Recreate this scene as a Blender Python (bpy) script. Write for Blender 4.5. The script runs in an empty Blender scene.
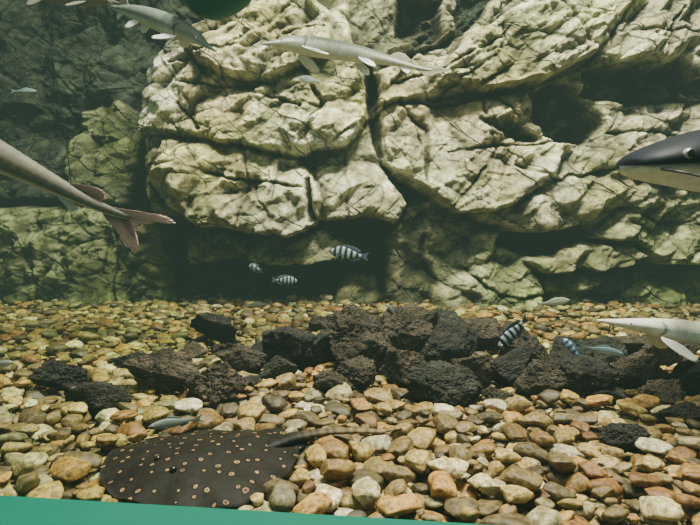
import bpy, bmesh, math, random
import numpy as np
from mathutils import Vector, Matrix, noise as mn
random.seed(7); rng=np.random.default_rng(7)
C=bpy.context.scene.collection
F=560.0; CAMZ=0.7; A=math.atan(47.5/F)
def P(u,v,d):
    r=(u-350)/F; up=(262.5-v)/F
    dy=math.cos(A)+up*math.sin(A); dz=-math.sin(A)+up*math.cos(A)
    s=d/dy
    return Vector((r*s,d,CAMZ+dz*s))
def G(u,v,z=0.0):
    r=(u-350)/F; up=(262.5-v)/F
    dy=math.cos(A)+up*math.sin(A); dz=-math.sin(A)+up*math.cos(A)
    s=(z-CAMZ)/dz
    return Vector((r*s,dy*s,z))
def lin(c):
    return tuple(((x/255.)/12.92 if x/255.<=0.04045 else ((x/255.+0.055)/1.055)**2.4) for x in c)
# ---------------------------------------------------------------- mesh helper
def link(o,parent=None):
    C.objects.link(o)
    if parent: o.parent=parent
    return o
def mk(name,verts,faces,cols=None,mat=None,smooth=True,parent=None):
    me=bpy.data.meshes.new(name)
    me.from_pydata([tuple(v) for v in np.asarray(verts,dtype=float).tolist()],[],faces if isinstance(faces,list) else faces.tolist())
    if cols is not None:
        ca=me.color_attributes.new('Col','FLOAT_COLOR','POINT')
        c=np.ones((len(verts),4),dtype=np.float32); c[:,:3]=np.asarray(cols)
        ca.data.foreach_set('color',c.ravel())
    if smooth: me.polygons.foreach_set('use_smooth',[True]*len(me.polygons))
    if mat: me.materials.append(mat)
    me.update()
    return link(bpy.data.objects.new(name,me),parent)
# ---------------------------------------------------------------- materials
def mat(name,base=None,rough=0.6,vc=True,nscale=20,namt=0.3,bump=0.2,bscale=60,bdist=0.005,dark=(0.3,0.25,0.2),speck=None,pores=None,spec=0.3,npos=(.35,.62),cracks=None):
    m=bpy.data.materials.new(name); m.use_nodes=True
    nt=m.node_tree; N=nt.nodes; L=nt.links
    b=N['Principled BSDF']; b.inputs['Roughness'].default_value=rough
    b.inputs['Specular IOR Level'].default_value=spec
    tc=N.new('ShaderNodeTexCoord'); 
    def M(op,a,b_=None,c=None):
        n=N.new('ShaderNodeMath');n.operation=op
        for i,x in enumerate((a,b_,c)):
            if x is None:continue
            if isinstance(x,(int,float)):n.inputs[i].default_value=x
            else:L.new(x,n.inputs[i])
        return n.outputs[0]
    if vc:
        a=N.new('ShaderNodeAttribute'); a.attribute_name='Col'; col=a.outputs['Color']
    else:
        a=N.new('ShaderNodeRGB'); a.outputs[0].default_value=(*base,1); col=a.outputs[0]
    if namt>0:
        n=N.new('ShaderNodeTexNoise'); n.inputs['Scale'].default_value=nscale; n.inputs['Detail'].default_value=6; n.inputs['Roughness'].default_value=0.65
        L.new(tc.outputs['Object'],n.inputs['Vector'])
        cr=N.new('ShaderNodeValToRGB'); cr.color_ramp.elements[0].position=npos[0]; cr.color_ramp.elements[1].position=npos[1]
        cr.color_ramp.elements[0].color=(*dark,1); cr.color_ramp.elements[1].color=(1,1,1,1)
        L.new(n.outputs['Fac'],cr.inputs['Fac'])
        mx=N.new('ShaderNodeMixRGB'); mx.blend_type='MULTIPLY'; mx.inputs['Fac'].default_value=namt
        L.new(col,mx.inputs['Color1']); L.new(cr.outputs['Color'],mx.inputs['Color2']); col=mx.outputs['Color']
    if speck:
        n=N.new('ShaderNodeTexNoise'); n.inputs['Scale'].default_value=speck[0]; n.inputs['Detail'].default_value=3
        L.new(tc.outputs['Object'],n.inputs['Vector'])
        cr=N.new('ShaderNodeValToRGB'); cr.color_ramp.elements[0].position=speck[1]; cr.color_ramp.elements[1].position=speck[1]+0.08
        cr.color_ramp.elements[0].color=(0,0,0,1)
        L.new(n.outputs['Fac'],cr.inputs['Fac'])
        mx=N.new('ShaderNodeMixRGB')
        L.new(M('MULTIPLY',cr.outputs['Color'],speck[3]),mx.inputs['Fac'])
        mx.inputs['Color2'].default_value=(*speck[2],1)
        L.new(col,mx.inputs['Color1']); col=mx.outputs['Color']
    crk=None
    if cracks:
        wn=N.new('ShaderNodeTexNoise');wn.inputs['Scale'].default_value=3;wn.inputs['Detail'].default_value=3;L.new(tc.outputs['Object'],wn.inputs['Vector'])
        wm=N.new('ShaderNodeVectorMath');wm.operation='MULTIPLY_ADD';wm.inputs[1].default_value=(.09,.09,.09)
        L.new(wn.outputs['Color'],wm.inputs[0]);L.new(tc.outputs['Object'],wm.inputs[2])
        for (ang,scl,w_,mlo,seed) in cracks:
            mp=N.new('ShaderNodeMapping');mp.inputs['Rotation'].default_value=(0,ang,0);L.new(wm.outputs[0],mp.inputs['Vector'])
            mp2=N.new('ShaderNodeMapping');mp2.inputs['Scale'].default_value=(1.0,.25,2.6);mp2.inputs['Location'].default_value=(seed,seed*.7,seed*1.3);L.new(mp.outputs[0],mp2.inputs['Vector'])
            v=N.new('ShaderNodeTexVoronoi');v.feature='DISTANCE_TO_EDGE';v.inputs['Scale'].default_value=scl;L.new(mp2.outputs[0],v.inputs['Vector'])
            mr=N.new('ShaderNodeMapRange');mr.inputs['From Max'].default_value=w_;mr.inputs['To Min'].default_value=1;mr.inputs['To Max'].default_value=0;L.new(v.outputs['Distance'],mr.inputs['Value'])
            mk_=N.new('ShaderNodeTexNoise');mk_.inputs['Scale'].default_value=2.2;mk_.inputs['Detail'].default_value=1;L.new(mp2.outputs[0],mk_.inputs['Vector'])
            ms=N.new('ShaderNodeMapRange');ms.inputs['From Min'].default_value=mlo;ms.inputs['From Max'].default_value=mlo+.1;L.new(mk_.outputs['Fac'],ms.inputs['Value'])
            o=M('MULTIPLY',mr.outputs[0],ms.outputs[0])
            crk=o if crk is None else M('MAXIMUM',crk,o)
        mx=N.new('ShaderNodeMixRGB');L.new(M('MULTIPLY',crk,.7),mx.inputs['Fac']);mx.inputs['Color2'].default_value=(.035,.036,.022,1)
        L.new(col,mx.inputs['Color1']);col=mx.outputs['Color']
    L.new(col,b.inputs['Base Color'])
    if bump>0:
        n=N.new('ShaderNodeTexNoise'); n.inputs['Scale'].default_value=bscale; n.inputs['Detail'].default_value=8; n.inputs['Roughness'].default_value=0.72
        L.new(tc.outputs['Object'],n.inputs['Vector'])
        h=n.outputs['Fac']
        if pores:
            v=N.new('ShaderNodeTexVoronoi'); v.inputs['Scale'].default_value=pores
            L.new(tc.outputs['Object'],v.inputs['Vector'])
            mr=N.new('ShaderNodeMapRange'); mr.inputs['From Max'].default_value=0.45
            L.new(v.outputs['Distance'],mr.inputs['Value'])
            h=M('ADD',h,M('MULTIPLY',mr.outputs[0],.5))
        if crk is not None: h=M('SUBTRACT',h,M('MULTIPLY',crk,.6))
        bp=N.new('ShaderNodeBump'); bp.inputs['Strength'].default_value=bump; bp.inputs['Distance'].default_value=bdist
        L.new(h,bp.inputs['Height']); L.new(bp.outputs['Normal'],b.inputs['Normal'])
    return m
M_wall=mat('rock_wall_stone',rough=0.9,nscale=8,namt=0.85,dark=(0.35,0.36,0.24),bump=1.0,bscale=13,bdist=0.035,speck=(36,0.56,(0.06,0.062,0.034),0.6),spec=0.1,npos=(.38,.60),
  cracks=[(-.6,1.5,.034,.44,1.0),(-.75,3.4,.038,.52,5.0)])
M_peb=mat('pebble_stone',rough=0.5,nscale=46,namt=0.85,dark=(0.28,0.225,0.11),bump=0.4,bscale=90,bdist=0.005,speck=(70,0.58,(0.04,0.034,0.015),0.65),spec=0.3,npos=(.39,.59))
M_lava=mat('lava_stone',rough=0.9,nscale=14,namt=0.7,dark=(0.35,0.38,0.28),bump=1.0,bscale=30,bdist=0.025,pores=95,spec=0.2)
M_bed=mat('gravel_bed',base=lin((80,68,40)),vc=False,rough=0.9,nscale=30,namt=0.8,bump=1,bscale=40,bdist=0.02)
M_fish=mat('fish_skin',rough=0.55,nscale=30,namt=0.5,dark=(0.5,0.5,0.45),bump=0.08,bscale=80,bdist=0.002,spec=.12)
M_fin=mat('fish_fin',rough=0.5,nscale=25,namt=0.1,bump=0.05)
M_eye=mat('fish_eye',rough=0.15,namt=0,bump=0,spec=0.5)
M_teal=mat('teal_paint',base=lin((0,92,74)),vc=False,rough=0.6,nscale=6,namt=0.25,dark=(0.6,0.7,0.65),bump=0.05,spec=.15)
M_cable=mat('cable_rubber',base=(0.006,0.01,0.009),vc=False,rough=0.9,namt=0,bump=0,spec=.05)

# ---------------------------------------------------------------- numpy noise
def hsh(ix,iy,s):
    h=(ix.astype(np.int64)*374761393+iy.astype(np.int64)*668265263+s*974634777)&0xffffffff
    h=((h^(h>>13))*1274126177)&0xffffffff
    h=(h^(h>>16))
    h=(h*2246822519)&0xffffffff
    h=h^(h>>15)
    return (h&0xffffff)/float(0xffffff)
def vnoise(x,y,s=0):
    ix=np.floor(x);iy=np.floor(y);fx=x-ix;fy=y-iy
    fx=fx*fx*fx*(fx*(fx*6-15)+10);fy=fy*fy*fy*(fy*(fy*6-15)+10)
    a=hsh(ix,iy,s);b=hsh(ix+1,iy,s);c=hsh(ix,iy+1,s);d=hsh(ix+1,iy+1,s)
    return (a+(b-a)*fx+(c-a)*fy+(a-b-c+d)*fx*fy)*2-1
def fbm(x,y,s=0,o=5,g=0.5):
    r=0;a=1;t=0
    for i in range(o):
        r=r+a*vnoise(x*2**i+i*17.3,y*2**i-i*9.1,s+i);t+=a;a*=g
    return r/t
def ridged(x,y,s=0,o=4):
    r=0;a=1;t=0
    for i in range(o):
        r=r+a*(1-2*np.abs(vnoise(x*2**i+i*7.3,y*2**i-i*5.1,s+i)));t+=a;a*=.55
    return r/t
def blocks(x,y,s,plateau=.28,hamp=.5,tilt=.35,K=4):
    ix=np.floor(x);iy=np.floor(y)
    b1=np.full(x.shape,9.);b2=np.full(x.shape,9.);rid=np.zeros(x.shape)
    for dx in(-1,0,1):
        for dy in(-1,0,1):
            cx=ix+dx;cy=iy+dy
            px=cx+0.5+.9*(hsh(cx,cy,s)-0.5);py=cy+0.5+.9*(hsh(cx,cy,s+1)-0.5)
            qx=x-px;qy=y-py;a0=hsh(cx,cy,s+2)*6.283
            m=np.full(x.shape,-9.)
            for k in range(K):
                an=a0+k*6.283/K+.8*(hsh(cx,cy,s+10+k)-.5)
                m=np.maximum(m,(np.cos(an)*qx+np.sin(an)*qy)*(.7+.7*hsh(cx,cy,s+20+k)))
            f=np.maximum(m-plateau,0)*1.0+hamp*(hsh(cx,cy,s+3)-.5)+tilt*(qx*(hsh(cx,cy,s+4)-.5)+qy*(hsh(cx,cy,s+5)-.2))
            mm=f<b1
            b2=np.where(mm,b1,np.minimum(b2,f));b1=np.where(mm,f,b1);rid=np.where(mm,hsh(cx,cy,s+6),rid)
    return b1,b2-b1,rid
def sdpoly(x,y,poly):
    n=len(poly);d=np.full(x.shape,1e9);ins=np.zeros(x.shape,bool)
    for i in range(n):
        ax,ay=poly[i];bx,by=poly[(i+1)%n]
        ex,ey=bx-ax,by-ay
        t=np.clip(((x-ax)*ex+(y-ay)*ey)/(ex*ex+ey*ey),0,1)
        d=np.minimum(d,np.hypot(x-ax-ex*t,y-ay-ey*t))
        c=((ay>y)!=(by>y))&(x<(ex)*(y-ay)/(ey if ey!=0 else 1e-9)+ax)
        ins^=c
    return np.where(ins,d,-d)
def blur(a,k):
    for _ in range(2):
        for ax in(0,1):
            p=np.concatenate([np.repeat(np.take(a,[0],ax),k,ax),a,np.repeat(np.take(a,[-1],ax),k,ax)],ax)
            c=np.cumsum(p,ax);z=np.zeros_like(np.take(c,[0],ax));c=np.concatenate([z,c],ax)
            n=a.shape[ax]
            a=(np.take(c,range(2*k+1,2*k+1+n),ax)-np.take(c,range(0,n),ax))/(2*k+1)
    return a
# ---------------------------------------------------------------- ROCK WALL
st=0.007
xs=np.arange(-3.3,3.3,st);zs=np.arange(-0.15,2.8,st)
X,Z=np.meshgrid(xs,zs)
wx=X+0.05*fbm(X*2.2,Z*2.2,11,3)+0.018*fbm(X*9,Z*9,15,4)
wz=Z+0.05*fbm(X*2.2,Z*2.2,31,3)+0.018*fbm(X*9,Z*9,35,4)
D=np.full(X.shape,4.85)+0.05*fbm(X*2,Z*2,5)
pale=np.array([0.51,0.48,0.315]);oliv=np.array([0.165,0.18,0.08]);mid=np.array([0.33,0.325,0.20]);dk=np.array([0.05,0.064,0.04])  # dk: dark green rock with the left recess's shade mixed into its colour
T=np.zeros(X.shape+(3,))+dk*.6
B=[ # poly, depth, gz, gx, round, colour
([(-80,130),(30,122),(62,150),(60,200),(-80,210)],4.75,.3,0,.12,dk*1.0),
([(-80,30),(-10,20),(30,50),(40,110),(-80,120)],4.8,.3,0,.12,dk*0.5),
([(62,104),(105,88),(130,110),(138,160),(122,205),(80,208),(58,160)],4.6,.35,0,.12,oliv*.8),
([(-80,212),(20,208),(60,205),(120,212),(163,225),(170,320),(-80,320)],4.42,.12,.05,.06,oliv*1.15),
([(-80,205),(18,212),(26,320),(-80,320)],4.35,.1,0,.05,oliv*1.0),
([(130,60),(250,-50),(380,-50),(386,160),(330,222),(160,220),(140,160)],4.46,.3,0,.06,mid*.8),
([(330,-40),(470,-40),(458,30),(420,48),(380,62),(372,110),(340,110)],4.54,.3,0,.08,mid*0.45),
([(128,78),(150,45),(200,15),(245,-40),(350,-40),(352,30),(368,95),(362,130),(300,158),(240,142),(180,138),(128,134)],4.38,.34,-.05,.06,pale*.95),
([(180,40),(230,0),(300,-30),(335,10),(330,50),(270,75),(215,72)],4.31,.5,0,.05,pale*.9),
([(250,85),(300,60),(350,70),(366,120),(345,145),(300,150),(270,120)],4.25,.5,-.1,.04,pale*.9),
([(135,78),(200,74),(262,90),(300,110),(290,150),(235,143),(180,134),(132,128)],4.26,.5,0,.04,pale*1.05),
([(134,132),(180,127),(240,138),(296,150),(322,200),(313,228),(285,242),(232,232),(190,228),(150,198),(133,160)],4.04,.52,.05,.17,pale),
([(235,160),(300,160),(322,200),(313,228),(285,242),(240,235),(228,200)],4.00,.5,-.2,.06,pale*.95),
([(304,162),(350,152),(385,163),(408,205),(397,224),(350,219),(325,224),(308,190)],4.16,.5,-.15,.1,pale*.85),
([(183,238),(215,229),(246,240),(242,264),(193,266)],4.33,.4,0,.06,mid*.8),
([(236,252),(270,235),(320,230),(346,246),(336,264),(300,268),(250,268)],4.26,.6,0,.06,mid*1.05),
([(378,62),(420,44),(470,20),(520,-40),(780,-40),(780,200),(690,215),(600,222),(545,232),(490,222),(430,200),(388,175),(372,110)],4.40,.28,0,.1,pale*.85),
([(374,102),(430,88),(520,82),(548,112),(575,140),(560,178),(500,208),(455,212),(420,186),(384,162)],4.22,.42,.06,.07,pale),
([(440,150),(500,135),(560,150),(556,180),(500,208),(455,212),(428,185)],4.16,.5,.1,.04,pale*.95),
([(375,70),(420,46),(480,50),(500,85),(440,95),(380,104)],4.31,.45,0,.04,pale*.9),
([(470,25),(530,-5),(600,-40),(650,-30),(605,50),(545,76),(500,88),(440,80)],4.27,.5,-.05,.05,pale*1.05),
([(520,10),(590,-20),(625,0),(600,45),(545,70),(505,60)],4.22,.4,-.15,.03,pale*.95),
([(608,-40),(780,-40),(780,60),(690,84),(640,76),(612,50)],4.24,.4,-.05,.06,pale*.9),
([(612,112),(690,106),(780,100),(780,190),(690,180),(640,188),(602,170),(612,130)],4.26,.45,0,.06,pale*.85),
([(550,140),(610,140),(650,160),(640,185),(590,215),(540,228),(530,190)],4.26,.45,0,.05,pale*.95),
([(425,195),(470,212),(545,222),(560,238),(505,243),(480,268),(440,283),(424,262)],4.32,.35,0,.05,mid*1.0),
([(440,225),(500,235),(560,235),(600,240),(600,290),(440,290)],4.38,.4,0,.05,mid*.75),
([(438,290),(480,262),(540,264),(550,290),(534,330),(458,330),(438,318)],4.14,.5,0,.07,mid*1.1),
([(533,256),(580,246),(640,247),(664,262),(622,273),(545,270)],4.14,.9,0,.04,pale*.8),
([(596,212),(640,190),(700,180),(780,185),(780,262),(670,268),(640,247),(596,240)],4.2,.5,0,.07,mid*1.15),
([(545,274),(640,275),(780,262),(780,340),(540,340)],4.34,.2,0,.06,oliv*1.3),
([(640,285),(700,275),(780,275),(780,340),(650,340)],4.25,.3,0,.07,oliv*1.3),
([(390,222),(425,195),(444,250),(438,320),(388,320),(382,270)],4.42,.2,0,.06,mid*.65),
([(322,320),(345,275),(375,280),(398,320)],4.38,.5,0,.06,mid*.6),
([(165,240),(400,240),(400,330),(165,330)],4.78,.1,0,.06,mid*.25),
]
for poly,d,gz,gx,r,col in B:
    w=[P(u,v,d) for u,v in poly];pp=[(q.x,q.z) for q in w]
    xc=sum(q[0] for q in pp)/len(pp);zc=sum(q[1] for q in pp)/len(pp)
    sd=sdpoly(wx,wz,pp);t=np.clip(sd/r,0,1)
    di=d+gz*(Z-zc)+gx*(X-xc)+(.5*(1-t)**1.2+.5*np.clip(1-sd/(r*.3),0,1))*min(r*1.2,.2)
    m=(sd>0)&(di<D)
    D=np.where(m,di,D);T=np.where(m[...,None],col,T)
H=[([(536,82),(575,68),(610,88),(620,120),(602,142),(566,142),(546,112)],4.25,4.85),
([(606,56),(650,50),(700,50),(725,100),(680,98),(640,92),(604,86)],4.2,4.65),
([(395,-20),(450,-20),(448,28),(415,44),(392,30)],4.5,4.85),
([(362,62),(374,60),(384,110),(386,158),(376,158),(366,110)],4.3,4.6),
([(478,112),(520,106),(556,128),(548,138),(500,126)],4.2,4.45),
([(505,228),(560,226),(590,234),(575,250),(530,254),(500,245)],4.3,4.62),
([(300,180),(308,175),(318,222),(310,225)],4.2,4.38)]
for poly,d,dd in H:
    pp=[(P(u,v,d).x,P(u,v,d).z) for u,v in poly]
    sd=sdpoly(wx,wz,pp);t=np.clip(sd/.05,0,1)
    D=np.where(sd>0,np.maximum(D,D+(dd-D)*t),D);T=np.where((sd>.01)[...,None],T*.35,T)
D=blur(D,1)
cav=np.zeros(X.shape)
CR=[[(522,-20),(505,45),(470,75),(440,95)],[(640,0),(600,52),(545,76),(500,90),(450,100),(380,102)],[(500,90),(530,112),(522,160),(560,178)],
[(125,72),(180,76),(240,82),(300,104)],[(200,75),(215,45),(262,15),(300,-20)],[(400,100),(432,130),(425,182)],[(560,180),(610,175),(655,158),(720,150)],
[(450,152),(520,140),(570,138)],[(660,100),(640,140),(652,182)],[(313,150),(305,190),(322,228)],[(240,138),(252,178),(240,232)],[(150,165),(210,172),(300,188)],
[(300,60),(320,100),(300,150)],[(560,-10),(585,30),(625,55)],[(690,0),(660,60),(700,92)],[(440,212),(470,190),(500,150),(488,100)],[(620,210),(660,225),(720,222)],[(20,208),(26,310)],[(100,215),(110,305)],
[(170,100),(195,128)],[(470,270),(500,295),(545,292)],[(345,155),(352,190),(345,220)],[(160,50),(240,40),(320,20)],[(390,80),(460,62),(520,20)],[(640,20),(700,30)],[(620,130),(700,135)]]
for n_,line in enumerate(CR):
    pts_=[(P(u,v,4.25).x,P(u,v,4.25).z) for u,v in line];dd=np.full(X.shape,9.)
    jx=wx+.02*fbm(X*10,Z*10,211,3);jz=wz+.02*fbm(X*10,Z*10,221,3)
    for (ax,ay),(bx,by) in zip(pts_[:-1],pts_[1:]):
        ex,ey=bx-ax,by-ay;t=np.clip(((jx-ax)*ex+(jz-ay)*ey)/(ex*ex+ey*ey),0,1)
        dd=np.minimum(dd,np.hypot(jx-ax-ex*t,jz-ay-ey*t))
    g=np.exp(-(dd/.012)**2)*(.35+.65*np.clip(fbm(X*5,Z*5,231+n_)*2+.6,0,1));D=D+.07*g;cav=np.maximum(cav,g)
def rot(x,z,a,sx,sz):
    c,s=math.cos(a),math.sin(a);return (x*c+z*s)/sx,(-x*s+z*c)/sz
wx2=X+0.03*fbm(X*1.5,Z*1.5,51,2)+.003*fbm(X*14,Z*14,53,2);wz2=Z+0.03*fbm(X*1.5,Z*1.5,61,2)+.003*fbm(X*14,Z*14,63,2)
for(ang,sx,sz,amp,cw,cd,seed,pl)in[(0.60,.58,.28,.24,.016,.016,100,.26),(0.75,.34,.15,.17,.016,.014,200,.30),(-.45,.36,.17,.11,.02,.014,400,.30),(0.5,.17,.08,.062,.03,.008,300,.30),(-.2,.085,.045,.020,.04,.004,500,.26)]:
    a,b=rot(wx2,wz2,ang,sx,sz)
    f,mg,rid=blocks(a,b,seed,plateau=pl)
    msk=np.clip(.9+1.3*fbm(X*1.3+seed,Z*1.3,seed+50,3),.25,1.4)
    D=D+amp*f*(msk if sx<.5 else 1)
    g=np.exp(-(mg/cw)**2)*np.clip(fbm(X*2.5,Z*2.5,seed+7)*2.5+.2,0,1)
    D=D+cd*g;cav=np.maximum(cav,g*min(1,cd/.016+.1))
    T=T*(1+.34*(rid-.5))[...,None]
D=D-.007*fbm(X*5,Z*5,71,6,.6)-.003*ridged(X*9,Z*12,171,4)-.005*fbm(X*24,Z*24,77,3)
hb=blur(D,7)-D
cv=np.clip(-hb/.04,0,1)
n1=fbm(X*2.5,Z*2.5,81,6,.6);n2=fbm(X*14,Z*10,91,5,.65)
T=T*(1+.55*n1[...,None])*(1+.5*n2[...,None])
moss=np.clip(fbm(X*1.6+4,Z*1.6,95,5)*2.4+.1,0,1)[...,None]*.68
T=T*(1-moss)+T*np.array([.58,.64,.38])*moss
brn=np.clip(fbm(X*1.9-8,Z*1.9,195,5)*2.4+.0,0,1)[...,None]*.55
T=T*(1-brn)+T*np.array([.64,.52,.35])*brn
T=T*(1-.55*cv[...,None])*(1-.55*np.clip(cav,0,1)[...,None])  # dark crevice algae plus occlusion-like shade put into the vertex colour
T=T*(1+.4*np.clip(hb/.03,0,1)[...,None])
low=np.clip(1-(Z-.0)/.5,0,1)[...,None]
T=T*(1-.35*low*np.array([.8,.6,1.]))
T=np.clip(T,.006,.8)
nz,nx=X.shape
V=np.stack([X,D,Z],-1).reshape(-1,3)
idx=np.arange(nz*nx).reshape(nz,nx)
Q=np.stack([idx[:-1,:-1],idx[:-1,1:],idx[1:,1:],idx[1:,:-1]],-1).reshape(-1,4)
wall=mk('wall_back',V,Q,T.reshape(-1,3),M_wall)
wall['kind']='structure';wall['label']='sculpted fractured rock wall with ledges, cracks and dark caves';wall['category']='rock wall'

# ---------------------------------------------------------------- FLOOR
fx=np.linspace(-4,4,81);fy=np.linspace(0.6,5.2,47)
FX,FY=np.meshgrid(fx,fy);FZ=-0.075+.006*fbm(FX*6,FY*6,3)
i2=np.arange(FX.size).reshape(FX.shape)
fl=mk('floor',np.stack([FX,FY,FZ],-1).reshape(-1,3),np.stack([i2[:-1,:-1],i2[:-1,1:],i2[1:,1:],i2[1:,:-1]],-1).reshape(-1,4),None,M_bed)
fl['kind']='structure';fl['label']='brown gravel bed under the pebbles';fl['category']='floor'

# ---------------------------------------------------------------- LAVA ROCKS
def ico(n):
    bm=bmesh.new();bmesh.ops.create_icosphere(bm,subdivisions=n,radius=1)
    v=np.array([q.co[:] for q in bm.verts]);f=[[w.index for w in p.verts] for p in bm.faces];bm.free();return v,f
I5=ico(6);I4=ico(4);I3=ico(3);I2=ico(2)
lava=[(212,330,50,34),(52,378,60,36),(95,397,62,32),(126,362,38,22),(163,373,74,46),(214,386,66,46),(236,359,58,34),(275,370,42,28),(290,350,60,42),(330,350,48,36),(322,325,28,20),
(362,342,72,68),(334,383,44,28),(356,376,42,34),(410,334,72,52),(404,366,48,36),(444,387,82,42),(452,347,60,50),(480,370,48,34),(482,338,48,36),(513,369,50,40),(530,348,60,46),(550,380,64,38),
(592,379,64,42),(606,352,54,30),(642,373,64,40),(676,353,62,34),(668,393,50,26),(702,379,56,44),(628,437,52,28),(682,412,56,22),(248,384,26,18),(440,327,44,32),(575,353,44,32),(640,349,48,26),(384,355,40,36),(190,352,32,20),(262,352,32,22),(612,393,34,18),(500,393,34,18),(395,319,34,22),(572,366,42,28)]
foot=[]
for k,(u,v,w,h) in enumerate(lava):
    g=G(u,v+h/2,0.0);d=g.y
    rx=w/2/F*d*1.06;rz=h/2/F*d*1.13;ry=min(rx,rz*1.2)*.80
    V,Fc=I5
    s=Vector((k*3.7,k*1.3,k*7.1))
    out=np.empty_like(V);col=np.empty_like(V)
    rc=random.choice([(.052,.043,.028),(.070,.056,.036),(.038,.035,.026),(.085,.066,.042),(.045,.044,.032)])
    pl=[(Vector((random.gauss(0,1),random.gauss(0,1),random.gauss(0,1))).normalized(),random.uniform(.35,.75)) for _ in range(13)]
    for i,p in enumerate(V):
        q=Vector(p);r=1.0
        for n_,dd in pl:
            c=q.dot(n_)
            if c*r>dd: r=dd/c
        r*=1+.15*mn.noise(q*1.6+s)+.10*mn.noise(q*4+s)+.08*mn.noise(q*8+s)
        ce=mn.noise(q*15+s);r+=.028*ce-.04*max(0,mn.noise(q*22-s))
        out[i]=(p[0]*r,p[1]*r,p[2]*r)
        b=1+.5*ce+.7*mn.noise(q*3-s);col[i]=[max(.008,c*b) for c in rc]
    ext=(out.max(0)-out.min(0))/2;out-= (out.max(0)+out.min(0))/2
    out=out/ext*np.array([rx,ry,rz])
    z0=-0.02
    o=mk('lava_rock',out,Fc,col,M_lava)
    o.location=(g.x,g.y+ry*.8,z0+rz)
    foot.append((g.x,g.y+ry*.8,rx,ry,z0+rz,rz))
    o['category']='rock';o['group']='dark lava rocks on the pebbles'
    o['label']='large jagged black-brown lava rock among the pebbles' if w>=60 else ('small rough dark lava rock on tan pebbles' if w<45 else 'rough porous dark lava rock on tan pebbles')

# ---------------------------------------------------------------- PEBBLES (dropped on a height map)
outl=[(100,470),(104,457),(120,445),(150,436),(190,430),(225,428),(255,429),(275,431),(290,436),(299,445),(297,457),(288,470),(274,483),(257,495),(236,503),(205,506),(170,504),(138,500),(114,493),(103,483)]
pts=np.array([G(u,v,.015)[:2] for u,v in outl]);cen=pts.mean(0)
gs=.01;x0,y0=-3.6,1.0;HX,HY=720,390
Hm=np.full((HX,HY),-0.075)
XX=x0+gs*(np.arange(HX)+.5);YY=y0+gs*(np.arange(HY)+.5)
blk=np.zeros((HX,HY),bool)
for (lx,ly,rx,ry,lz,rz) in foot:
    blk|=(((XX[:,None]-lx)/(rx*.85))**2+((YY[None,:]-ly)/(ry*.85))**2)<1
GX,GY=np.meshgrid(XX,YY,indexing='ij')
rsd=sdpoly(GX,GY,[tuple(q) for q in pts])
S1=G(-60,490,.03);S2=G(480,522,.03)
sdir=(S2-S1).normalized();snor=Vector((-sdir.y,sdir.x,0))
pal=[((194,172,106),3),((174,150,82),4),((144,124,74),3.2),((206,194,144),2.2),((112,98,62),3),((188,146,74),2.8),((138,110,56),3),((216,208,172),1.2),((94,82,54),2.8),((156,148,108),2),((146,106,54),1.2)]
pc=[lin(p[0]) for p in pal];pw=np.array([p[1] for p in pal]);pw=pw/pw.sum()
def templ(base,n):
    out=[]
    for k in range(n):
        v=base[0].copy();s=Vector((k*5.1,k*2.7,k*3.3))
        ex=random.uniform(.72,.95)
        v=np.sign(v)*np.abs(v)**ex
        pl=[(Vector((random.gauss(0,1),random.gauss(0,1),random.gauss(0,1)*.7)).normalized(),random.uniform(.58,.84)) for _ in range(5)]
        o=[]
        for q in v:
            q=Vector(q);r=1+.28*mn.noise(q*1.1+s)+.07*mn.noise(q*2.6+s);q=q*r
            for n_,dd in pl:
                c=q.dot(n_)
                if c>dd:q=q-n_*(c-dd)*.75
            o.append(q[:])
        v=np.array(o);v/=np.abs(v).max(0);out.append(v)
    return out
T4=templ(I4,20);T3=templ(I3,16);T2=templ(I2,16)
peb=[]
NP=16500
for k in range(NP):
    big=rng.random()
    a=rng.uniform(.017,.030) if big<.72 else rng.uniform(.030,.056)
    if big<.22:a=rng.uniform(.009,.017)
    b=a*rng.uniform(.6,.92);c=a*rng.uniform(.30,.52)
    th=rng.uniform(0,math.pi);best=None
    ct,sn=math.cos(th),math.sin(th)
    for _ in range(4):
        y=1.12+3.6*(rng.random()**.75)
        hw=.64*y*1.04+.08
        x=rng.uniform(-hw,hw)
        i=int((x-x0)/gs);j=int((y-y0)/gs);R=int(a/gs)+1
        if i-R<0 or j-R<0 or i+R>=HX or j+R>=HY or blk[i,j]:continue
        if (Vector((x,y,0))-S1).dot(snor)<a*.75: continue
        sx=XX[i-R:i+R+1,None]-x;sy=YY[None,j-R:j+R+1]-y
        q=((sx*ct+sy*sn)/a)**2+((-sx*sn+sy*ct)/b)**2
        m=q<.95
        if not m.any():continue
        ch=c*np.sqrt(1-q[m])
        zc=np.percentile(Hm[i-R:i+R+1,j-R:j+R+1][m]+ch,85)
        if rsd[i,j]>-.3*a and zc+c>.002: continue
        if best is None or zc-c<best[0]:best=(zc-c,x,y,zc,i,j,R,m,ch)
    if best is None or best[0]>0.015:continue
    _,x,y,zc,i,j,R,m,ch=best
    sub=Hm[i-R:i+R+1,j-R:j+R+1];sub[m]=np.maximum(sub[m],zc+ch)
    col=np.array(pc[rng.choice(len(pc),p=pw)])*rng.uniform(.6,1.1)
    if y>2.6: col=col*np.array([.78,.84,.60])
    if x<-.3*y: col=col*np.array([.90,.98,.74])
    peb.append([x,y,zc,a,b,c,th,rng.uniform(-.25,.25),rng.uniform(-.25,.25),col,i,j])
def rotm(th,tx,ty):
    return np.array(Matrix.Rotation(th,3,'Z')@Matrix.Rotation(tx,3,'X')@Matrix.Rotation(ty,3,'Y'))
cand=[]
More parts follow.
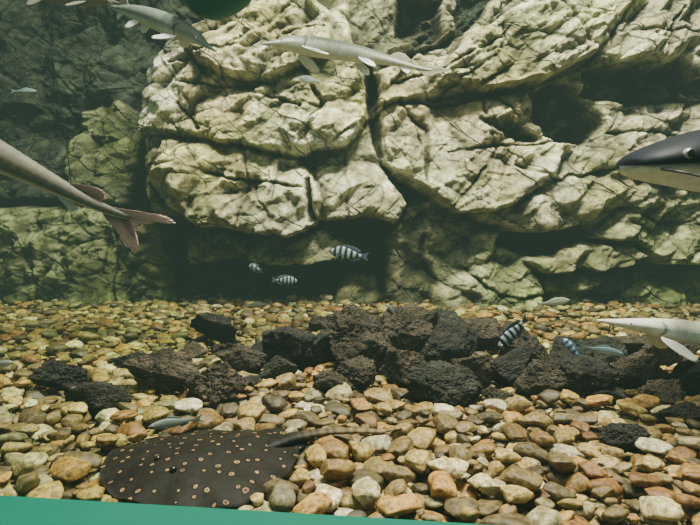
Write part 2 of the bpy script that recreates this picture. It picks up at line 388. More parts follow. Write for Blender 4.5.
for n_,p in enumerate(peb):
    x,y,zc,a,b,c,th=p[:7]
    u=350+F*x/y
    v=215+F*(.7-zc)/y
    if not(8<u<692 and v<(min(508,482+max(0,u)*.06)) and rsd[p[10],p[11]]<-.6*a):continue
    ok=0
    for fa,fb in((0,0),(.5,0),(-.5,0),(0,.5),(0,-.5)):
        qx=x+fa*a*math.cos(th)-fb*b*math.sin(th);qy=y+fa*a*math.sin(th)+fb*b*math.cos(th)
        ok+= Hm[int((qx-x0)/gs),int((qy-y0)/gs)]<=zc+c*(1 if fa==fb==0 else .87)+.004
    fr=Hm[p[10],max(0,p[11]-int(a/gs)-3):max(1,p[11]-int(b/gs))]
    fr=fr.max() if fr.size else -1
    if ok>=4 and fr<zc+c+.012: cand.append((a*b/y/y,n_))
cand.sort(reverse=True);chosen=set(q[1] for q in cand[:300])
BV=[];BF=[];BC=[];off=0
for n_,p in enumerate(peb):
    x,y,zc,a,b,c,th,tx,ty,col=p[:10]
    near=n_ in chosen
    lod=(T4,I4) if near else ((T3,I3) if y<2.7 else (T2,I2))
    v=(lod[0][n_%len(lod[0])]*np.array([a,b,c])*1.07)@rotm(th,tx,ty).T
    if near:
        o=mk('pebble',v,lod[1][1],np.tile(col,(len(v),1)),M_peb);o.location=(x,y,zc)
        o['category']='pebble';o['group']='river pebbles covering the tank bottom'
        l=float(col.mean())
        o['label']=('pale cream' if l>.38 else 'tan ochre' if l>.2 else 'brown-grey')+' rounded river pebble lying among other pebbles'
    else:
        BV.append(v+np.array([x,y,zc]));BC.append(np.tile(col,(len(v),1)));BF.append(np.array(lod[1][1])+off);off+=len(v)
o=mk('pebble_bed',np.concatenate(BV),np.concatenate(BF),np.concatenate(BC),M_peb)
o['kind']='stuff';o['label']='mixed tan, ochre and grey river pebbles covering the tank bottom';o['category']='pebbles'

# ---------------------------------------------------------------- SILL
inw=-snor
def sillpt(p,dn,z): 
    q=p+inw*dn;return (q.x,q.y,z)
prof=[(0,-.09),(0,.016),(.003,.026),(.008,.03),(.25,.03),(.25,-.09)]
Sa=S1-sdir*.4;Sb=S2+sdir*.6
vs=[sillpt(Sa,d,z) for d,z in prof]+[sillpt(Sb,d,z) for d,z in prof]
n_=len(prof);fs=[[i,(i+1)%n_,(i+1)%n_+n_,i+n_] for i in range(n_)]+[list(range(n_))[::-1],list(range(n_,2*n_))]
sill=mk('trim_1',vs,fs,None,M_teal,smooth=False);sill['kind']='structure';sill['label']='teal green painted frame edge of the tank window';sill['category']='window frame'

# ---------------------------------------------------------------- STINGRAY
def closed_cr(p,n):
    m=len(p);o=[]
    for t in np.linspace(0,m,n,endpoint=False):
        i=int(t);f=t-i;a,b,c,d=p[(i-1)%m],p[i%m],p[(i+1)%m],p[(i+2)%m]
        o.append(.5*((2*b)+(-a+c)*f+(2*a-5*b+4*c-d)*f*f+(-a+3*b-3*c+d)*f**3))
    return np.array(o)
on=closed_cr(pts,160)
for _ in range(6): on=(np.roll(on,1,0)+on*2+np.roll(on,-1,0))/4
Hs=Hm.copy()
for _ in range(2):
    P0=np.pad(Hs,1,mode='edge');Hs=np.max([P0[a:a+HX,b:b+HY] for a in range(3) for b in range(3)],0)
Hs=blur(Hs,7)
def hs(x,y):
    i=min(HX-1,max(0,int((x-x0)/gs)));j=min(HY-1,max(0,int((y-y0)/gs)));return float(Hs[i,j])
head_dir=np.array([-.72,-.69]) 
base=.006
rv=[];NR=32
def raybase(x,y): return base+.05*(max(-.03,min(.03,hs(x,y)-base)))
for side in(1,-1):
    for k in range(NR+1):
        r=k/NR
        for qi,q in enumerate(on):
            x,y=cen+(q-cen)*r
            d_=np.array([x,y])-cen
            dome=.038*(1-r**2.2)**1.1
            along=d_@head_dir;lat=d_@np.array([-head_dir[1],head_dir[0]])
            dome+=.010*math.exp(-((along-.06)/.10)**2-(lat/.07)**2)
            dome+=.010*math.exp(-((along+.18)/.15)**2-(lat/.03)**2)
            z=raybase(x,y)+.004*r**4*math.sin(qi/160*6.2832*14+1)+.002*r**3*math.sin(qi/160*6.2832*5)
            z=z+ (dome+.005*(1-r**6)+.0015 if side==1 else -.002)
            rv.append((x,y,z))
NA=len(on);rf=[]
for s_ in(0,1):
    o0=s_*(NR+1)*NA
    for k in range(NR):
        for a in range(NA):
            f=[o0+k*NA+a,o0+k*NA+(a+1)%NA,o0+(k+1)*NA+(a+1)%NA,o0+(k+1)*NA+a]
            rf.append(f if s_==1 else f[::-1])
o1=(NR+1)*NA
for a in range(NA):
    rf.append([NR*NA+a,NR*NA+(a+1)%NA,o1+NR*NA+(a+1)%NA,o1+NR*NA+a])
def ray_mat():
    m=bpy.data.materials.new('stingray_skin');m.use_nodes=True;nt=m.node_tree;N=nt.nodes;L=nt.links
    b=N['Principled BSDF'];b.inputs['Roughness'].default_value=.6;b.inputs['Specular IOR Level'].default_value=.1
    tc=N.new('ShaderNodeTexCoord')
    v=N.new('ShaderNodeTexVoronoi');v.voronoi_dimensions='2D';v.inputs['Scale'].default_value=21.5;v.inputs['Randomness'].default_value=.72
    L.new(tc.outputs['Object'],v.inputs['Vector'])
    n=N.new('ShaderNodeTexNoise');n.inputs['Scale'].default_value=45;L.new(tc.outputs['Object'],n.inputs['Vector'])
    ad=N.new('ShaderNodeMath');ad.operation='MULTIPLY_ADD';ad.inputs[1].default_value=.32;L.new(n.outputs['Fac'],ad.inputs[0]);L.new(v.outputs['Distance'],ad.inputs[2])
    sx_=N.new('ShaderNodeSeparateColor');L.new(v.outputs['Color'],sx_.inputs[0])
    ad2=N.new('ShaderNodeMath');ad2.operation='MULTIPLY_ADD';ad2.inputs[1].default_value=.08;L.new(sx_.outputs[0],ad2.inputs[0]);L.new(ad.outputs[0],ad2.inputs[2])
    cr=N.new('ShaderNodeValToRGB');e=cr.color_ramp.elements
    skin=(*lin((28,25,18)),1);spot=(*lin((148,118,76)),1)
    e[0].position=.0;e[0].color=(*lin((66,52,33)),1)
    e[1].position=.22;e[1].color=(*lin((60,48,30)),1)
    for pos,c in((.252,spot),(.278,spot),(.325,(*lin((10,9,7)),1)),(.45,skin)):
        q=e.new(pos);q.color=c
    L.new(ad2.outputs[0],cr.inputs['Fac'])
    n2=N.new('ShaderNodeTexNoise');n2.inputs['Scale'].default_value=16;n2.inputs['Detail'].default_value=7;n2.inputs['Roughness'].default_value=.7;L.new(tc.outputs['Object'],n2.inputs['Vector'])
    mr=N.new('ShaderNodeMapRange');mr.inputs['From Min'].default_value=.3;mr.inputs['From Max'].default_value=.7;mr.inputs['To Min'].default_value=.35;mr.inputs['To Max'].default_value=1.5;L.new(n2.outputs['Fac'],mr.inputs['Value'])
    mx=N.new('ShaderNodeMixRGB');mx.blend_type='MULTIPLY';mx.inputs['Fac'].default_value=1
    L.new(cr.outputs['Color'],mx.inputs['Color1']);L.new(mr.outputs[0],mx.inputs['Color2'])
    L.new(mx.outputs['Color'],b.inputs['Base Color'])
    bp=N.new('ShaderNodeBump');bp.inputs['Strength'].default_value=.4;bp.inputs['Distance'].default_value=.003;L.new(n.outputs['Fac'],bp.inputs['Height']);L.new(bp.outputs[0],b.inputs['Normal'])
    return m
M_ray=ray_mat()
ray=bpy.data.objects.new('stingray',None);C.objects.link(ray);ray.location=(cen[0],cen[1],base)
ray['label']='dark brown stingray with tan ring spots resting on pebbles';ray['category']='stingray'
rvv=np.array(rv)-np.array([cen[0],cen[1],base])
bo=mk('body',rvv,rf,None,M_ray,parent=ray)
def tube(name,pts,rad,cols,m,parent=None,flat=1.0,seg=12):
    pts=[Vector(p) for p in pts];vs=[];cs=[];fs=[]
    n=len(pts)
    for i,p in enumerate(pts):
        t=(pts[min(n-1,i+1)]-pts[max(0,i-1)]).normalized();s=t.cross(Vector((0,0,1))).normalized() if abs(t.z)<.95 else Vector((1,0,0));u_=s.cross(t)
        for a in range(seg):
            an=2*math.pi*a/seg
            vs.append(tuple(p+s*math.cos(an)*rad[i]+u_*math.sin(an)*rad[i]*flat));cs.append(cols[i])
    for i in range(n-1):
        for a in range(seg):
            fs.append([i*seg+a,i*seg+(a+1)%seg,(i+1)*seg+(a+1)%seg,(i+1)*seg+a])
    fs.append(list(range(seg))[::-1]);fs.append([(n-1)*seg+a for a in range(seg)])
    return mk(name,vs,fs,cs,m,parent=parent)
tp=[(250,452),(272,444),(292,438),(310,435),(330,433),(355,432),(380,433),(402,430)]
tw=[G(u,v,.03) for u,v in tp]
dp=[]
for i in range(len(tw)-1):
    for f in np.linspace(0,1,6,endpoint=False):dp.append(tw[i].lerp(tw[i+1],f))
dp.append(tw[-1]);n_=len(dp)
rad=[np.interp(i/(n_-1),[0,.16,.27,.5,.8,1],[.006,.028,.027,.021,.014,.004]) for i in range(n_)]
q_=[[p.x-cen[0],p.y-cen[1],(.012 if i<12 else max(hs(p.x,p.y)-base+.004,.012))+rad[i]*.4] for i,p in enumerate(dp)]
mz=max(q[2] for q in q_[12:])
for i in range(12,n_): q_[i][2]=max(q_[i][2],mz*.88)
for _ in range(12):
    q_=[q_[0]]+[[q_[i][0],q_[i][1],(q_[i-1][2]+q_[i][2]+q_[i+1][2])/3] for i in range(1,n_-1)]+[q_[-1]]
tc_=[tuple((np.array(lin((26,23,16)))*(1-t)+np.array(lin((122,106,70)))*t)*(.45 if (i*7)%5<2 else 1.15)) for i,t in enumerate(np.clip(np.linspace(-.5,1.3,n_),0,1))]
tube('tail',q_,rad,tc_,M_fish,ray,flat=.5)
def ball(name,c,r,parent,colA,colB,axis,m=M_eye,thr=.72):
    v=I3[0]*np.array(r);d=I3[0]@np.array(axis)
    cols=np.where((d>thr)[:,None],np.array(colA),np.array(colB))
    o=mk(name,v,I3[1],cols,m,parent=parent);o.location=c;return o
hd=Vector((head_dir[0],head_dir[1],0));sd_=Vector((-hd.y,hd.x,0))
for s_ in(1,-1):
    c=hd*.12+sd_*s_*.045
    ball('eye',(c.x,c.y,.043),(.009,.009,.007),ray,(.004,.004,.004),lin((34,29,20)),(sd_*s_)[:])
for s_ in(1,-1):
    c=-hd*.25+sd_*s_*.05
    fv=[];fn=18
    for k in range(6):
        for a in range(fn):
            an=2*math.pi*a/fn;r=k/5
            q=c+(-hd*math.cos(an)*.065+sd_*math.sin(an)*.05)*r
            fv.append((q.x,q.y,.004+.012*(1-r*r)))
    ff=[[k*fn+a,k*fn+(a+1)%fn,(k+1)*fn+(a+1)%fn,(k+1)*fn+a] for k in range(5) for a in range(fn)]
    mk('pelvic_fin',fv,ff,None,M_ray,parent=ray)

# ---------------------------------------------------------------- FISH
def crs(xs_,ys_,x):
    xs_=np.array(xs_,float);ys_=np.array(ys_,float)
    m=np.gradient(ys_,xs_);i=np.clip(np.searchsorted(xs_,x)-1,0,len(xs_)-2)
    h=xs_[i+1]-xs_[i];t=(x-xs_[i])/h
    return (2*t**3-3*t**2+1)*ys_[i]+(t**3-2*t**2+t)*h*m[i]+(-2*t**3+3*t**2)*ys_[i+1]+(t**3-t**2)*h*m[i+1]
def fish(name,label,cat,head,tail,stn,colfn,fins,eye=None,bend=0,roll=0,barbels=(),eyecol=(.75,.7,.5),scutes=0,sag=0,sc=.5,ethr=.72):
    head=Vector(head);tail=Vector(tail);L=(head-tail).length
    Xa=(head-tail).normalized();Za=(Vector((0,0,1))-Xa*Xa.z).normalized();Ya=Za.cross(Xa)
    R=Matrix((Xa,Ya,Za)).transposed().to_4x4()
    e=bpy.data.objects.new(name,None);C.objects.link(e)
    e.matrix_world=Matrix.Translation((head+tail)/2)@R@Matrix.Rotation(roll,4,'X')
    e['label']=label;e['category']=cat
    def loc(t,y,z):
        return ((.5-t)*L,(y+bend*((t-.4)**2)*4)*L,(z+sag*(t-t*t)*4+(.0))*L)
    NT=200 if scutes else 70
    t=np.concatenate([[0,.003,.008,.015],np.linspace(.025,1,NT)]);S=32
    tt=[s[0] for s in stn];zc=crs(tt,[s[1] for s in stn],t);w=np.maximum(crs(tt,[s[2] for s in stn],t),.001);h=np.maximum(crs(tt,[s[3] for s in stn],t),.001)
    vs=[];cs=[]
    for i in range(len(t)):
        for a in range(S):
            an=2*math.pi*a/S;cy,sz=math.cos(an),math.sin(an)
            cy=math.copysign(abs(cy)**.92,cy);sz=math.copysign(abs(sz)**.95,sz)
            y=cy*w[i];z=zc[i]+sz*h[i];c=list(colfn(t[i],sz,a))
            if scutes and .22<t[i]<.92:
                ph=(t[i]*scutes)%1;saw=(1-ph)*(1 if ph>.15 else ph/.15)
                if sz>.93:z+=saw*.010*sc
                if abs(sz-.08)<.14: y+=math.copysign(saw*.004*sc,cy); c=[min(1,x*(.85+.4*saw)) for x in c]
            if scutes and abs(t[i]-(.205+.02*(1-sz*sz)))<.006 and abs(sz)<.8: c=[x*.35 for x in c]; y*=.95
            vs.append(loc(t[i],y,z));cs.append(c)
    fs=[[i*S+a,(i+1)*S+a,(i+1)*S+(a+1)%S,i*S+(a+1)%S] for i in range(len(t)-1) for a in range(S)]
    fs.append(list(range(S)));fs.append([(len(t)-1)*S+a for a in range(S)][::-1])
    mk('body',vs,fs,cs,M_fish,parent=e)
    for fn_ in fins:
        nm,root,tip,c0,c1=fn_[:5];rag=fn_[5] if len(fn_)>5 else .05
        nu=33;nv=9;rt=np.array(root,float);tp_=np.array(tip,float)
        pr=np.linspace(0,1,len(rt));pt=np.linspace(0,1,len(tp_));U=np.linspace(0,1,nu)
        ro=np.stack([np.interp(U,pr,rt[:,k]) for k in range(3)],-1)
        ti=np.stack([crs(pt,tp_[:,k],U) if len(tp_)>2 else np.interp(U,pt,tp_[:,k]) for k in range(3)],-1)
        vs=[];cs=[]
        for j in range(nv):
            f=j/(nv-1)
            for i in range(nu):
                q=ro[i]*(1-f)+ti[i]*f
                q=q+np.array([.010,0,0])*math.sin(f*math.pi)*(1 if i>nu/2 else -1)*.5
                if j==nv-1 and i%3==1:q=q-(ti[i]-ro[i])*rag*(1+.8*math.sin(i*2.7))
                vs.append(loc(*q));k=(.75,1.0,1.12)[i%3]
                cs.append([min(1,(c0[z_]*(1-f)+c1[z_]*f)*k) for z_ in range(3)])
        fs=[[j*nu+i,j*nu+i+1,(j+1)*nu+i+1,(j+1)*nu+i] for j in range(nv-1) for i in range(nu-1)]
        o=mk(nm,vs,fs,cs,M_fin,parent=e)
        md=o.modifiers.new('s','SOLIDIFY');md.thickness=L*.003;md.offset=0
    if eye:
        for s_ in(1,-1):
            ball('eye',loc(eye[0],s_*eye[1],eye[2]),(eye[3]*L,)*3,e,(.004,.004,.006),eyecol,(0,s_,0),thr=ethr)
    for bb in barbels:
        pts=[Vector(loc(*q)) for q in bb];dense=[]
        for i in range(len(pts)-1):
            for f in np.linspace(0,1,5,endpoint=False):dense.append(pts[i].lerp(pts[i+1],f))
        dense.append(pts[-1]);n=len(dense)
        tube('barbel',dense,[L*.003*(1-.8*i/n) for i in range(n)],[(.08,.08,.085)]*n,M_fin,e,seg=8)
    return e
STG=[(0,-.010,.004,.003),(.03,-.008,.013,.008),(.07,-.004,.022,.015),(.11,.004,.032,.026),(.16,.006,.045,.038),(.21,.004,.053,.045),(.30,.004,.056,.050),(.42,.002,.052,.049),(.56,0,.042,.041),(.68,0,.030,.031),(.78,0,.020,.022),(.87,0,.013,.015),(.94,.004,.009,.011),(1,.012,.004,.006)]
def mixc(a,b,t):
    t=max(0,min(1,t));return [a[i]*(1-t)+b[i]*t for i in range(3)]
def two(back,belly,lo=-.35,hi=.15):
    back=lin(back);belly=lin(belly)
    def f(t,s,a): 
        c=mixc(belly,back,(s-lo)/(hi-lo))
        return [x*(1-.25*max(0,s)) for x in c]
    return f
def sturg_fins(cb,ct,wh,k=1.0):
    cb=lin(cb);ct=lin(ct);wh=lin(wh);g=[x*.75 for x in wh]
    def pec(s):
        R_=[(.21,.042,-.025),(.25,.045,-.032)];T_=[(.215,.055,-.04),(.255,.080,-.066),(.30,.092,-.080),(.315,.080,-.070),(.285,.058,-.045)]
        T_=[(.23+(t-.23)*k,.043+(y-.043)*k,-.03+(z+.03)*k) for t,y,z in T_]
        return ('pectoral_fin',[(t,s*y,z) for t,y,z in R_],[(t,s*y,z) for t,y,z in T_],g,wh)
    def pel(s):
        R_=[(.52,.032,-.034),(.57,.028,-.034)];T_=[(.53,.038,-.055),(.57,.048,-.082),(.61,.050,-.086),(.61,.040,-.060)]
        return ('pelvic_fin',[(t,s*y,z) for t,y,z in R_],[(t,s*y,z) for t,y,z in T_],g,wh)
    return [('tail_fin',[(.88,0,.010),(.95,0,.008),(1,0,.012)],[(1.0,0,.030),(1.07,0,.044),(1.14,0,.054)],cb,ct),
    ('tail_fin',[(.88,0,-.010),(.94,0,-.002),(1,0,.010)],[(.955,0,-.042),(.985,0,-.032),(1.13,0,.048)],cb,ct),
    ('dorsal_fin',[(.72,0,.026),(.79,0,.02),(.83,0,.016)],[(.775,0,.064),(.82,0,.062),(.86,0,.030)],cb,ct),
    ('anal_fin',[(.76,0,-.02),(.81,0,-.015)],[(.80,0,-.040),(.83,0,-.056),(.85,0,-.035)],g,wh),
    pec(1),pec(-1),pel(1),pel(-1)]
SB=[[(.05,.008,-.014),(.052,.012,-.026),(.056,.014,-.038)],[(.05,-.008,-.014),(.052,-.012,-.026),(.056,-.014,-.038)]]
EY=(.105,.030,.008,.0055)
fish('sturgeon','large grey-brown sturgeon with pinkish forked tail swimming above the gravel','fish',P(-188,62,1.95),P(128,222,1.75),[(a,b,c*1.0,d*1.04) for a,b,c,d in STG],two((112,110,94),(206,198,180),-.8,-.5),
 [('tail_fin',[(.93,0,.012),(.96,0,.012),(1,0,.010)],[(1.015,0,.030),(1.05,0,.046),(1.09,0,.056),(1.12,0,.050)],lin((128,110,98)),lin((202,164,150)),.2),
  ('tail_fin',[(.93,0,-.010),(.96,0,.0),(1,0,.010)],[(.985,0,-.032),(1.02,0,-.054),(1.045,0,-.060),(1.048,0,-.042)],lin((128,110,98)),lin((204,160,146)),.2),
  ('tail_fin',[(.97,0,.008),(1,0,.010)],[(1.034,0,-.034),(1.030,0,.0),(1.085,0,.040)],lin((124,104,92)),lin((194,154,140)),.25),
  ('dorsal_fin',[(.82,0,.020),(.87,0,.015),(.90,0,.013)],[(.86,0,.034),(.89,0,.042),(.915,0,.040),(.92,0,.024)],lin((100,82,74)),lin((164,130,120)),.12),
  ('anal_fin',[(.80,0,-.02),(.84,0,-.017)],[(.83,0,-.034),(.85,0,-.042),(.865,0,-.030)],lin((190,180,165)),lin((215,205,190)))]
 ,EY,bend=.0,barbels=SB,scutes=40,sc=.12)
fish('sturgeon','slender grey sturgeon with pale belly and white fins near rock wall','fish',P(261,40,2.9),P(436,68,3.2),STG,two((88,96,80),(238,240,222),-.3,.3),sturg_fins((96,98,80),(130,128,106),(250,252,244),1.25),EY,bend=-.03,barbels=SB,scutes=34,sc=.3,roll=.25,sag=.01)
fish('sturgeon','grey sturgeon with a white pectoral fin beside the rock wall','fish',P(209,47,2.7),P(92,2,3.2),STG,two((100,110,98),(205,210,190),-.6,-.1),sturg_fins((100,100,82),(120,115,98),(238,238,225)),EY,bend=.08,barbels=SB,scutes=34,sc=.3,sag=.03)
fish('sturgeon','dim brown-grey sturgeon swimming high near the dark rocks','fish',P(122,2,3.5),P(-20,-12,3.7),STG,two((85,86,68),(120,118,98),-.5,.1),sturg_fins((85,85,70),(100,95,80),(110,110,95)),EY,barbels=SB,scutes=34,sc=.3)
fish('sturgeon','pale-bellied sturgeon swimming high in front of the rocks','fish',P(285,-2,2.8),P(430,-28,3.0),STG,two((120,125,105),(235,238,222),-.3,.3),sturg_fins((120,120,100),(150,145,125),(240,240,228)),EY,barbels=SB,scutes=34,sc=.3)
STW=[(0,-.006,.005,.004),(.05,-.005,.014,.010),(.10,-.003,.022,.016),(.16,-.001,.030,.023),(.24,.0,.038,.031),(.34,.0,.044,.038),(.46,0,.044,.040),(.58,0,.038,.035),(.70,0,.027,.027),(.80,0,.018,.019),(.88,0,.012,.013),(.95,.004,.008,.010),(1,.012,.004,.006)]
fish('sturgeon','pale cream sturgeon with pointed snout gliding over lava rocks','fish',P(597,318,2.15),P(868,360,2.2),[(a,b,c*1.05,d*1.08) for a,b,c,d in STW],two((240,238,212),(252,252,244),.0,.8),sturg_fins((160,155,125),(170,165,140),(246,244,232),1.1),(.105,.022,.004,.003),barbels=SB,bend=.02,scutes=34,sc=.1)
CAT=[(0,.0,.028,.009),(.008,.001,.046,.016),(.025,.003,.064,.024),(.057,.006,.080,.034),(.11,.011,.090,.047),(.21,.015,.094,.066),(.34,.014,.088,.072),(.48,.008,.068,.066),(.65,0,.045,.05),(.8,0,.028,.034),(.92,0,.016,.026),(1,0,.010,.024)]
def catcol(t,s,a):
    d=[.003,.004,.009];w=lin((215,220,216))
    lo=-.52-.12*max(0,1-t*9)+.07*math.sin(t*40)
    c=mixc(w,d,(s-lo)/.3)
    return c
red=lin((150,50,35));nk=lin((16,18,24))
fish('catfish','near-black catfish with white belly and broad rounded head','fish',P(630,165,1.85),P(1010,176,2.3),CAT,catcol,
 [('tail_fin',[(.96,0,.024),(1,0,0),(.96,0,-.024)],[(1.12,0,.1),(1.05,0,0),(1.12,0,-.1)],red,red),
  ('dorsal_fin',[(.34,0,.075),(.45,0,.07)],[(.44,0,.16),(.5,0,.10)],nk,red),
  ('anal_fin',[(.72,0,-.04),(.8,0,-.03)],[(.8,0,-.1),(.85,0,-.07)],nk,red),
  ('pectoral_fin',[(.15,.085,-.015),(.20,.088,-.02)],[(.22,.13,-.02),(.30,.15,-.02),(.33,.13,-.03),(.28,.11,-.03)],nk,lin((60,60,66))),
  ('pectoral_fin',[(.15,-.085,-.015),(.20,-.088,-.02)],[(.22,-.13,-.02),(.30,-.15,-.02),(.33,-.13,-.03),(.28,-.11,-.03)],nk,lin((60,60,66)))],
 (.052,.074,.014,.0095),barbels=[[(.02,.05,-.010),(.04,.078,-.018),(.08,.10,-.030),(.13,.12,-.038)],[(.02,-.05,-.010),(.04,-.078,-.018),(.08,-.10,-.030),(.13,-.12,-.038)]],eyecol=lin((150,155,152)),ethr=.55)
CIC=[(0,-.01,.012,.014),(.05,-.005,.035,.06),(.12,.0,.055,.11),(.2,.01,.07,.15),(.32,.015,.078,.175),(.45,.01,.072,.17),(.6,0,.052,.13),(.72,0,.034,.085),(.8,0,.022,.055),(.86,0,.014,.05),(.9,0,.006,.052)]
CIC=[(t/.9,z,w,h) for t,z,w,h in CIC]
def band(c1,c2,n=6):
    c1=lin(c1);c2=lin(c2)
    def f(t,s,a):
        k=math.sin(t*n*2*math.pi+.6);return mixc(c1,c2,k*1.6+.5)
    return f
def plain(c1,c2):
    c1=lin(c1);c2=lin(c2)
    return lambda t,s,a: mixc(c2,c1,(s+.5))
def cfins(c):
    c=lin(c);c2=[min(1,x*1.3) for x in c]
    return [('tail_fin',[(.97,0,.045),(1,0,0),(.97,0,-.045)],[(1.20,0,.13),(1.14,0,0),(1.20,0,-.13)],c,c2),
    ('dorsal_fin',[(.26,0,.155),(.45,0,.165),(.62,0,.13),(.85,0,.055)],[(.32,0,.22),(.5,0,.245),(.72,0,.23),(.98,0,.13)],c,c2),
    ('anal_fin',[(.58,0,-.13),(.7,0,-.09),(.85,0,-.05)],[(.68,0,-.2),(.8,0,-.19),(.96,0,-.12)],c,c2),
    ('pelvic_fin',[(.3,.02,-.15),(.37,.02,-.15)],[(.44,.03,-.26),(.46,.03,-.22)],c,c2),
    ('pectoral_fin',[(.27,.07,-.02),(.28,.07,-.07)],[(.44,.11,.0),(.42,.11,-.08)],c,c2),
    ('pectoral_fin',[(.27,-.07,-.02),(.28,-.07,-.07)],[(.44,-.11,.0),(.42,-.11,-.08)],c,c2)]
ce=(.12,.052,.03,.022)
W=(165,182,186);K=(32,40,52)
fish('cichlid','blue-white cichlid with dark bands near the cave','fish',P(329,251,3.3),P(362,256,3.25),CIC,band(W,K,6),cfins((70,80,95)),ce)
fish('cichlid','small banded cichlid swimming above the gravel near the cave','fish',P(298,281,3.5),P(276,280,3.45),CIC,band((150,168,166),K,6),cfins((70,80,90)),ce)
fish('cichlid','tiny pale blue cichlid in front of the cave','fish',P(249,266,3.6),P(260,270,3.5),CIC,band((150,172,178),(70,85,100),3),cfins((90,105,115)),ce)
fish('cichlid','dark banded cichlid nosing down beside the lava rocks','fish',P(498,349,2.3),P(523,322,2.35),CIC,band((135,152,158),(18,22,30),6),cfins((40,47,57)),ce)
fish('cichlid','blue cichlid resting between lava rocks','fish',P(562,338,2.2),P(578,355,2.15),CIC,band((150,180,205),(60,80,105),4),cfins((90,110,130)),ce)
SLM=[(0,0,.008,.008),(.06,0,.035,.04),(.15,.0,.055,.075),(.3,.005,.065,.105),(.45,.005,.06,.105),(.62,0,.045,.08),(.78,0,.025,.045),(.9,0,.012,.028),(1,0,.005,.03)]
def sfins(c):
    c=lin(c);c2=[min(1,x*1.2) for x in c]
    return [('tail_fin',[(.96,0,.025),(1,0,0),(.96,0,-.025)],[(1.18,0,.10),(1.08,0,0),(1.18,0,-.10)],c,c2),
    ('dorsal_fin',[(.35,0,.10),(.6,0,.08)],[(.45,0,.16),(.68,0,.11)],c,c2),
    ('anal_fin',[(.62,0,-.07),(.8,0,-.035)],[(.7,0,-.12),(.86,0,-.07)],c,c2),
    ('pectoral_fin',[(.24,.05,-.02),(.26,.05,-.04)],[(.38,.08,-.06),(.38,.08,-.08)],c,c2)]
se=(.09,.042,.02,.014)
fish('small_fish','small olive-grey fish hovering before the rock wall','fish',P(570,300,2.8),P(540,304,2.8),[(a,b,c,d*1.25) for a,b,c,d in SLM],plain((120,130,110),(190,195,170)),sfins((130,135,115)),se)
fish('small_fish','small blue-grey fish hovering over pebbles by the stingray','fish',P(148,427,1.66),P(196,419,1.72),SLM,plain((108,118,110),(165,172,160)),sfins((125,130,120)),se)
fish('small_fish','small blue-grey fish swimming above the lava rocks','fish',P(624,354,2.05),P(584,347,2.1),SLM,plain((85,105,112),(150,170,175)),sfins((110,125,130)),se)
fish('small_fish','tiny oval silver-blue fish beneath the sturgeon','fish',P(299,78,2.9),P(319,81,2.9),[(a,b,c*1.2,d*1.6) for a,b,c,d in SLM],plain((150,172,172),(228,236,232)),sfins((160,178,175)),se)
fish('small_fish','tiny grey-green fish against the dark rocks','fish',P(37,91,3.6),P(14,91,3.6),SLM,plain((100,125,115),(140,160,145)),sfins((100,120,110)),se)
fish('small_fish','tiny dark fish just above the pebbles','fish',P(246,306,3.5),P(270,304,3.5),SLM,plain((55,62,52),(120,125,105)),sfins((80,85,75)),se)
fish('small_fish','tiny blue-grey fish just above the lava rocks','fish',P(386,304,2.7),P(397,317,2.7),SLM,plain((90,105,110),(140,150,150)),sfins((100,110,110)),se)
fish('small_fish','small pale fish just over the pebbles','fish',P(14,362,2.2),P(-18,368,2.2),SLM,plain((110,120,110),(165,172,155)),sfins((110,120,110)),se)

# ---------------------------------------------------------------- teal basin hanging at surface + cable
bc=P(221,-12,2.8)
prof=[(0,-.085),(.05,-.084),(.09,-.074),(.125,-.05),(.145,-.01),(.155,.04),(.172,.043),(.172,.052),(.148,.05),(.135,-.005),(.115,-.042),(.08,-.066),(0,-.074)]
vs=[];S=40
for r,z in prof:
    for a in range(S):
        vs.append((max(r,.0005)*math.cos(2*math.pi*a/S)*1.25,max(r,.0005)*math.sin(2*math.pi*a/S),z*1.4))
fs=[[i*S+a,i*S+(a+1)%S,(i+1)*S+(a+1)%S,(i+1)*S+a] for i in range(len(prof)-1) for a in range(S)]
o=mk('floating_basin',vs,fs,None,M_teal);o.location=bc;o.rotation_euler=(0,-.45,0)
o['label']='teal green plastic basin dipping in from the water surface';o['category']='basin'
cp=[P(48,-30,4.0),P(50,40,4.0),P(58,90,4.02),P(66,140,4.05),P(72,190,4.1)]
dd=[]
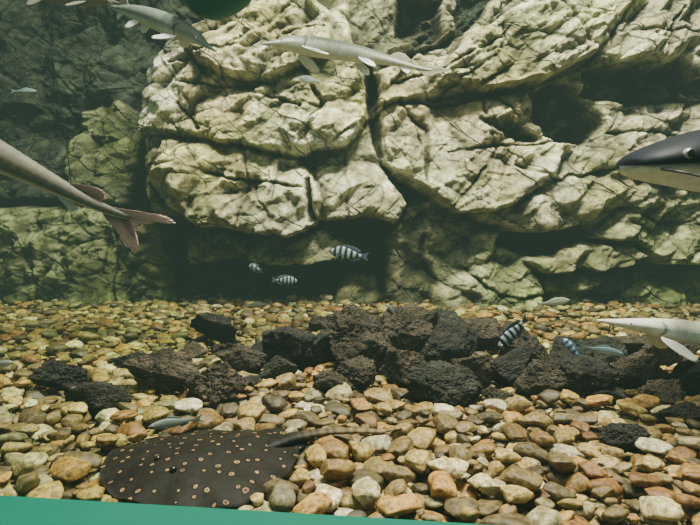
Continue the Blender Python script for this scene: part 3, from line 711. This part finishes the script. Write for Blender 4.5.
for i in range(4):
    for f in np.linspace(0,1,8,endpoint=False):dd.append(cp[i].lerp(cp[i+1],f))
dd.append(cp[-1])
o=tube('cable',dd,[.0035]*len(dd),[(0.01,.012,.01)]*len(dd),M_cable);o['label']='thin dark cable hanging down in front of dark rocks';o['category']='cable'

# ---------------------------------------------------------------- LIGHT
def area(loc,tgt,sx,sy,e,col):
    l=bpy.data.lights.new('overhead_lamp','AREA');l.shape='RECTANGLE';l.size=sx;l.size_y=sy;l.energy=e;l.color=col
    o=bpy.data.objects.new('overhead_lamp',l);C.objects.link(o);o.location=loc
    o.rotation_euler=(Vector(tgt)-Vector(loc)).to_track_quat('-Z','Y').to_euler();return o
area((1.0,2.2,4.8),(.6,4.0,.8),.7,.45,840,(1,.98,.83))
area((-.4,2.4,4.8),(-.1,4.0,.8),.6,.45,380,(1,.99,.85))
area((.2,1.0,3.4),(.1,1.9,0),2.0,1.0,78,(1,.97,.82))
w=bpy.data.worlds.new('water');bpy.context.scene.world=w;w.use_nodes=True
nt=w.node_tree;N=nt.nodes;L=nt.links
N['Background'].inputs['Color'].default_value=(.3,.5,.42,1);N['Background'].inputs['Strength'].default_value=.3
SG=.045
ab=N.new('ShaderNodeVolumeAbsorption');ab.inputs['Color'].default_value=(0,.0,.0,1);ab.inputs['Density'].default_value=SG
em=N.new('ShaderNodeEmission');em.inputs['Color'].default_value=(.125,.215,.16,1);em.inputs['Strength'].default_value=SG*1.0  # glow added to the water to imitate scattered light: haze and ambient fill
ad=N.new('ShaderNodeAddShader');L.new(ab.outputs[0],ad.inputs[0]);L.new(em.outputs[0],ad.inputs[1]);L.new(ad.outputs[0],N['World Output'].inputs['Volume'])
# ---------------------------------------------------------------- CAMERA
cam=bpy.data.cameras.new('camera');cam.lens=F/700*36;cam.sensor_width=36
co=bpy.data.objects.new('camera',cam);C.objects.link(co);co.location=(0,0,CAMZ);co.rotation_euler=(math.pi/2-A,0,0)
cam.clip_start=.02
bpy.context.scene.camera=co
print('pebbles',len(peb),'H',float(Hm.mean()))
